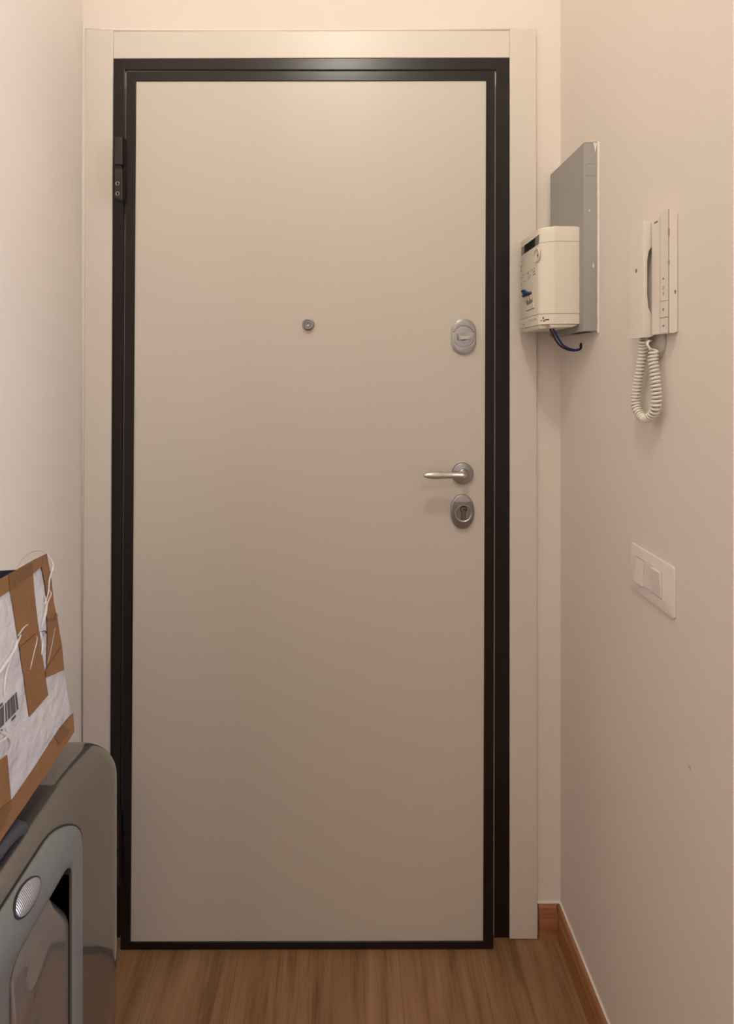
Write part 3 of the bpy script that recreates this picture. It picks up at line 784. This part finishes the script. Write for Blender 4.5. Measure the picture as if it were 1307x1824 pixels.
def round_quad(dn, df, zb, zt, r, per_=10, side=14):
    cs = [(df-r, zt-r, 90, 0), (df-r, zb+r, 0, -90), (dn+r, zb+r, -90, -180), (dn+r, zt-r, 180, 90)]
    out = []
    for i, (c1, c2, t0, t1) in enumerate(cs):
        for k in range(per_+1):
            t = math.radians(t0+(t1-t0)*k/per_); out.append((c1+r*math.cos(t), c2+r*math.sin(t)))
        n1, n2, s0, _ = cs[(i+1) % 4]; t = math.radians(s0); q = (n1+r*math.cos(t), n2+r*math.sin(t)); a = out[-1]
        for k in range(1, side): out.append((a[0]+(q[0]-a[0])*k/side, a[1]+(q[1]-a[1])*k/side))
    return out
OUT = round_quad(0.36, 0.697, 0.16, 0.8035, 0.062)
INN = round_quad(0.551, 0.672, 0.33, 0.746, 0.020)
def sp3(dz, off):
    d, z = dz; z = min(z, ZT-0.004)
    k = z-(ZT-RT); nx, nz = 1.0, 0.0
    if k > 0: nz = k/RT; nx = math.sqrt(max(1-nz*nz, 0))
    return Vector((shell_x(z)+off*nx, CAM_Y+d, z+off*nz))
# recess cut into the shell for the grip
cut = bmesh.new(); prism(cut, [(d, z) for d, z in INN], -0.045, 0.05, lambda a, b_, c: Vector((X1+c, CAM_Y+a, b_)))
bmesh.ops.recalc_face_normals(cut, faces=cut.faces)
cme = bpy.data.meshes.new('cut'); cut.to_mesh(cme); co = bpy.data.objects.new('cut', cme); C.objects.link(co)
md_ = shell.modifiers.new('b', 'BOOLEAN'); md_.operation = 'DIFFERENCE'; md_.object = co; md_.solver = 'EXACT'
dg = bpy.context.evaluated_depsgraph_get(); nm = bpy.data.meshes.new_from_object(shell.evaluated_get(dg))
shell.modifiers.clear(); shell.data = nm; bpy.data.objects.remove(co)
b = bmesh.new()
prof_t = [(0.0, -0.002), (0.02, 0.0012), (0.06, 0.0026), (0.2, 0.0030), (0.4, 0.0030), (0.6, 0.0030), (0.8, 0.0028), (0.93, 0.0018), (0.98, 0.0), (1.0, -0.003), (1.0, -0.03)]
gr = []
for t, off in prof_t:
    gr.append([b.verts.new(sp3((o_[0]+(i_[0]-o_[0])*t, o_[1]+(i_[1]-o_[1])*t), off)) for o_, i_ in zip(OUT, INN)])
n = len(OUT)
for A, B in zip(gr, gr[1:]):
    for i in range(n): b.faces.new((A[i], A[(i+1) % n], B[(i+1) % n], B[i]))
bz = link('bezel', b, 'bezel', sc_, True, 0.8, label='raised satin grey rim around the grip recess')
b = bmesh.new(); tube(b, [sp3(p, 0.0004) for p in OUT], 0.0013, 6, closed=True)
link('rim_seam', b, 'gasket', bz)
# cushion-like grip panel inside the recess
b = bmesh.new(); gn = 40; gm = 90; grid = []
dn_, df_, zb_, zt_ = 0.5520, 0.6735, 0.335, 0.742
for j in range(gm+1):
    v = j/gm; row = []
    for i in range(gn+1):
        u = i/gn; d = dn_+(df_-dn_)*u
        ztop = zt_-0.002-0.056*max(0.0, (u-0.70)/0.30); z = zb_+(ztop-zb_)*v
        ew = u*(df_-dn_); ef = (1-u)*(df_-dn_); et = ztop-z; eb = z-zb_
        def rnd(e, r): e = max(0.0, min(e, r))/r; return math.sqrt(max(0, 1-(1-e)**2))
        h_ = min(rnd(ew, 0.006), 1.0, 0.25+0.75*rnd(et, 0.030), rnd(eb, 0.02))
        roll = math.exp(-((u-0.22)/0.20)**2)
        hh = -0.034+0.030*h_+0.005*roll*h_*(1+0.35*math.sin(z*95))
        row.append(b.verts.new(Vector((X1+hh, CAM_Y+d, z))))
    grid.append(row)
for j in range(gm):
    for i in range(gn): b.faces.new((grid[j][i], grid[j][i+1], grid[j+1][i+1], grid[j+1][i]))
link('grip_panel', b, 'cushion', sc_, True)
# oval badge on the rim
b = bmesh.new(); bc = hit(45.0, 1600)
def bad(a, b_, c):
    p = sp3((bc[0]+a, bc[1]+b_), 0.003); q = sp3((bc[0]+a, bc[1]+b_), 0.003+c); return q
rings_ = []
def badge(ra_, rb_, prof, m, name, par):
    b = bmesh.new(); tl = math.radians(-4); n = 40; rs = []
    for r, h in prof:
        rs.append([b.verts.new(bad(ra_*r*math.cos(2*PI*k/n)*math.cos(tl)-rb_*r*math.sin(2*PI*k/n)*math.sin(tl), ra_*r*math.cos(2*PI*k/n)*math.sin(tl)+rb_*r*math.sin(2*PI*k/n)*math.cos(tl), h)) for k in range(n)])
    for A, B in zip(rs, rs[1:]):
        for i in range(n): b.faces.new((A[i], A[(i+1) % n], B[(i+1) % n], B[i]))
    b.faces.new(rs[-1]); return link(name, b, m, par, True, 0.6)
bg = badge(0.0222, 0.0118, [(1.0, -0.001), (1.0, 0.0010), (0.93, 0.0014)], 'gasket', 'badge', bz)
badge(0.0205, 0.0102, [(1.0, -0.001), (1.0, 0.0018), (0.9, 0.0024), (0.5, 0.0027), (0.1, 0.0028)], 'badge', 'badge_plate', sc_)
# top carrying handle
b = bmesh.new()
hp = [(-0.425, 0.330, ZT-0.004), (-0.425, 0.345, ZT+0.008), (-0.425, 0.39, ZT+0.013), (-0.425, 0.50, ZT+0.013), (-0.425, 0.59, ZT+0.013), (-0.425, 0.623, ZT+0.008), (-0.425, 0.634, ZT+0.002), (-0.425, 0.636, ZT-0.006)]
hp = smooth_path([Vector((x, CAM_Y+d, z)) for x, d, z in hp], 6)
prev = []
for i, p in enumerate(hp):
    t = (hp[min(i+1, len(hp)-1)]-hp[max(i-1, 0)]).normalized(); s = Vector((1, 0, 0)); u = s.cross(t).normalized()
    prev.append([b.verts.new(p+s*0.030*math.copysign(abs(math.cos(a))**0.7, math.cos(a))+u*0.010*math.copysign(abs(math.sin(a))**0.8, math.sin(a))) for a in [2*PI*k/24 for k in range(24)]])
for A, B in zip(prev, prev[1:]):
    for k in range(24): b.faces.new((A[k], A[(k+1) % 24], B[(k+1) % 24], B[k]))
b.faces.new(prev[0]); b.faces.new(prev[-1])
link('top_handle', b, 'grip', sc_, True, label='dark blue-grey top carrying handle')
for dx in (X0+0.045, X1-0.045):
    for dd in (D_NEAR+0.07, D_FAR-0.07):
        b = bmesh.new(); lathe(b, [(0, -0.012), (0.020, -0.012), (0.025, -0.008), (0.025, 0.008), (0.020, 0.012), (0, 0.012)], lambda a, b_, c, dx=dx, dd=dd: Vector((dx+c, CAM_Y+dd+a, 0.025+b_)), 28)
        box(b, dx-0.016, dx+0.016, CAM_Y+dd-0.012, CAM_Y+dd+0.012, 0.042, 0.060)
        link('wheel', b, 'gasket', sc_, True, 0.5)

# ---------------------------------------------------------------- taped parcel on the suitcase
DB = 0.760
Bq = W(133, 1305, DB); Tq = W(84, 985, DB)
pk = thing('taped_box', 'white paper-covered carton bound with brown packing tape, leaning on top of the suitcase', 'box', (-0.50, CAM_Y+0.55, 0.83))
YN = CAM_Y+0.33
e_u = Vector((0, -1, 0)); e_v = (Tq-Bq).normalized(); e_n = Vector((e_v.z, 0, -e_v.x)).normalized()
if e_n.x < 0: e_n = -e_n
def boxhit(px, py, off=0.0):
    o = Vector((0, CAM_Y, CAM_Z)); dr = W(px, py, 1.0)-o
    t = ((Bq+e_n*off)-o).dot(e_n)/dr.dot(e_n); return o+dr*t
Y1 = CAM_Y+DB
b = bmesh.new()
crs = [(Bq.x, Bq.z), (Tq.x, Tq.z), (-0.585, 1.010), (-0.636, 0.965), (-0.636, 0.830), (-0.60, ZT+0.008)]
segs_y = 8
rws = []
for j in range(segs_y+1):
    y = Y1+(YN-Y1)*j/segs_y
    rws.append([b.verts.new((x, y, z)) for x, z in crs])
for A, B in zip(rws, rws[1:]):
    for k in range(len(crs)):
        k2 = (k+1) % len(crs); b.faces.new((A[k], A[k2], B[k2], B[k]))
b.faces.new(rws[0]); b.faces.new(rws[-1][::-1])
bmesh.ops.recalc_face_normals(b, faces=b.faces)
bmesh.ops.bevel(b, geom=[e for e in b.edges if len(e.link_faces) == 2 and e.calc_face_angle(0) > 0.4], offset=0.0035, segments=3, affect='EDGES', profile=0.5)
link('carton', b, 'carton', pk, True, 0.5)
def patch(pts, off, m, name, th=0.0006, label=None, wob=0.0, sub=1):
    P = []
    for i in range(len(pts)):
        (x0, y0), (x1, y1) = pts[i], pts[(i+1) % len(pts)]
        k_ = max(1, int(math.hypot(x1-x0, y1-y0)/18))
        for k in range(k_):
            jx = random.uniform(-wob, wob) if k else 0
            P.append((x0+(x1-x0)*k/k_+jx, y0+(y1-y0)*k/k_+(random.uniform(-wob, wob) if k else 0)))
    b = bmesh.new()
    lo = [b.verts.new(boxhit(x, y, 0.0002)) for x, y in P]; hi = [b.verts.new(boxhit(x, y, off)) for x, y in P]
    n = len(P); top = b.faces.new(hi); b.faces.new(lo[::-1])
    for i in range(n): b.faces.new((lo[i], lo[(i+1) % n], hi[(i+1) % n], hi[i]))
    bmesh.ops.triangulate(b, faces=[f_ for f_ in b.faces if len(f_.verts) > 4])
    return link(name, b, m, pk, label=label)
bandw = [(14.5, 1022), (57, 1002), (61, 1050), (66.5, 1100), (73, 1150), (80, 1195), (83.5, 1222), (86, 1238), (70, 1257), (52.5, 1277), (45, 1225), (36, 1165), (26, 1100), (18, 1053)]
patch(bandw, 0.0012, 'tape', 'packing_tape', wob=0.5)
patch([(-160, 1125), (-160, 1165), (0, 1063.5), (18, 1052), (56, 1025), (73.5, 1010), (82.5, 998), (84, 985.5), (60, 997), (0, 1031)], 0.0018, 'tape', 'packing_tape', wob=0.3)
patch([(15, 1023), (56.8, 1003.5), (59, 1022.5), (18, 1052)], 0.0022, 'tape_over', 'tape_overlap')
patch([(77, 990), (83.5, 985.5), (90.2, 1021), (96.5, 1075), (103.5, 1108), (110.6, 1150), (114.6, 1193), (98, 1200.5), (82.5, 1207), (81.5, 1195), (84, 1188), (84.5, 1120), (83, 1060), (78.5, 1030), (74, 1010)], 0.0021, 'tape', 'packing_tape', wob=0.4)
patch([(130.4, 1269), (132.6, 1303), (113, 1333.5), (0, 1500), (-200, 1795), (-200, 1745), (0, 1459), (21.5, 1426), (60, 1370), (105, 1300)], 0.0016, 'tape', 'packing_tape', wob=0.3)
patch([(97, 1312), (112, 1291), (125, 1302), (106, 1327)], 0.0022, 'tape_over', 'tape_overlap')
patch([(-180, 1600), (-180, 1510), (0, 1355), (13, 1344.5), (20, 1426), (14, 1440), (0, 1460)], 0.0012, 'tape', 'packing_tape', wob=0.3)
patch([(0, 1441), (20.5, 1426), (20, 1440), (8, 1470), (0, 1482)], 0.0021, 'tape_over', 'tape_overlap')
patch([(84.5, 1188), (104, 1160), (108.5, 1152), (106, 1160), (84.5, 1193)], 0.003, 'tape', 'tape_fold')
patch([(36, 1153), (50, 1141), (68, 1126), (67, 1131), (50, 1147), (36, 1160)], 0.0026, 'tape', 'tape_fold', label='pale crease across the tape')
patch([(84, 1104), (100, 1101), (101.5, 1096), (103, 1103), (86, 1107)], 0.003, 'tape_over', 'tape_fold')
# barcode label
b = bmesh.new()
def bq(u, v):     # u from 0 (right end) towards the viewer, v from 0 bottom to 1 top
    A = boxhit(32.3, 1263.3, 0); B = boxhit(0, 1297, 0); A2 = boxhit(28.7, 1232.6, 0); B2 = boxhit(0, 1262.5, 0)
    return (A.lerp(B, u)).lerp(A2.lerp(B2, u), v)
u = 0.0; random.seed(3)
while u < 2.6:
    wd = random.choice([0.02, 0.03, 0.03, 0.05, 0.08]); gp = random.choice([0.02, 0.03, 0.04, 0.055])
    if 0.70 < u < 0.80: u = 0.80
    q = [bq(u, 0), bq(u+wd, 0), bq(u+wd, 1), bq(u, 1)]
    lo = [b.verts.new(p+e_n*0.0002) for p in q]; hi = [b.verts.new(p+e_n*0.0007) for p in q]
    b.faces.new(hi); b.faces.new(lo[::-1])
    for i in range(4): b.faces.new((lo[i], lo[(i+1) % 4], hi[(i+1) % 4], hi[i]))
    u += wd+gp
for u0, u1, v0, v1 in ((0.18, 0.42, -0.26, -0.12), (0.9, 1.25, -0.28, -0.12), (0.86, 1.2, 1.08, 1.22)):
    k = u0
    while k < u1:
        q = [bq(k, v0), bq(k+0.045, v0), bq(k+0.045, v1), bq(k, v1)]
        lo = [b.verts.new(p+e_n*0.0002) for p in q]; hi = [b.verts.new(p+e_n*0.0007) for p in q]
        b.faces.new(hi); b.faces.new(lo[::-1])
        for i in range(4): b.faces.new((lo[i], lo[(i+1) % 4], hi[(i+1) % 4], hi[i]))
        k += 0.062
link('barcode', b, 'barink', pk)
# loose strands of clear plastic
def strand(pts, r, m='wrap', off=0.002, name='plastic_wrap', flat=0.6):
    b = bmesh.new(); P = [boxhit(p[0], p[1], p[2] if len(p) > 2 else off) for p in pts]; sp_ = smooth_path(P, 5)
    n_ = len(sp_); rs = [r*(0.35+0.65*math.sin(PI*min(1, max(0, (i+1)/(n_+1))))) for i in range(n_)]
    tube(b, sp_, rs, 7, flat=flat); return link(name, b, m, pk, True)
strand([(-20, 1222), (0, 1197), (18, 1170), (33, 1140), (37, 1130)], 0.0022, name='plastic_strand')
strand([(-10, 1215), (2, 1192), (22, 1163), (31, 1152)], 0.0016, name='plastic_strand')
strand([(30, 1140), (22, 1165), (12, 1195), (8, 1225), (9, 1240)], 0.0012, name='plastic_strand')
strand([(32, 1133), (42, 1118), (50, 1112)], 0.0015, name='plastic_strand')
strand([(54, 1193), (60, 1165), (66, 1140), (64, 1128)], 0.0008, name='plastic_strand')
strand([(83, 985, 0.003), (93, 1000, 0.006), (94, 1012, 0.006), (88, 1032, 0.004), (86, 1056, 0.004), (79, 1078, 0.004)], 0.0024, name='plastic_strand')
strand([(86, 1050), (90, 1058), (83, 1075), (79, 1095), (74, 1118)], 0.0030, name='plastic_strand')
strand([(80, 1062), (83, 1085), (78, 1108)], 0.0022, name='plastic_strand')
strand([(72, 1126), (76, 1145), (74, 1166)], 0.0022, name='plastic_strand')
strand([(85, 1182), (92, 1150), (98, 1118)], 0.0007, name='plastic_strand')
strand([(100, 1092, 0.004), (101.5, 1097, 0.006), (98.5, 1102, 0.005)], 0.0011, 'tape', name='plastic_strand')
strand([(-6, 1302), (4, 1305), (12, 1310), (6, 1318), (-4, 1322)], 0.0030, name='plastic_strand')
strand([(10, 1296), (13, 1312), (18, 1322), (16, 1332), (11, 1340)], 0.0006, 'wrapline', name='plastic_strand')
strand([(73, 1126), (80, 1124), (83, 1129)], 0.0009, 'blackink', name='plastic_strand')
strand([(31, 1012, 0.0), (40, 996, 0.004), (50, 987, 0.006), (60, 982.5, 0.006), (72, 981.5, 0.004), (80, 984, 0.002)], 0.0005, 'wrapline', name='plastic_strand')
strand([(80, 1126), (76, 1135), (75, 1150)], 0.0006, 'wrapline', name='plastic_strand')

# ---------------------------------------------------------------- navy cloth lying on the parcel
b = bmesh.new(); nu, nv = 28, 20; grid = []
for j in range(nv+1):
    row = []
    for i in range(nu+1):
        u, v = i/nu, j/nv
        x = -0.612+0.150*u+0.004*math.sin(v*7); y = CAM_Y+0.48+0.240*v
        base = 1.010+(x+0.585)*(Tq.z-1.010)/(Tq.x+0.585)
        edge = max(0, min(1, min(u, 1-u)*4))*max(0, min(1, min(v, 1-v)*4))
        z = base+0.003+0.052*math.sqrt(edge)+0.008*edge*noise.noise(Vector((x*30, y*30, 0)))
        row.append(b.verts.new((x, y, z)))
    grid.append(row)
low_ = []
for j in range(nv):
    for i in range(nu): b.faces.new((grid[j][i], grid[j][i+1], grid[j+1][i+1], grid[j+1][i]))
res = bmesh.ops.solidify(b, geom=list(b.faces), thickness=0.004)
tag(link('folded_cloth', b, 'navy', None, True), 'dark navy cloth lying on top of the taped white carton', 'cloth')
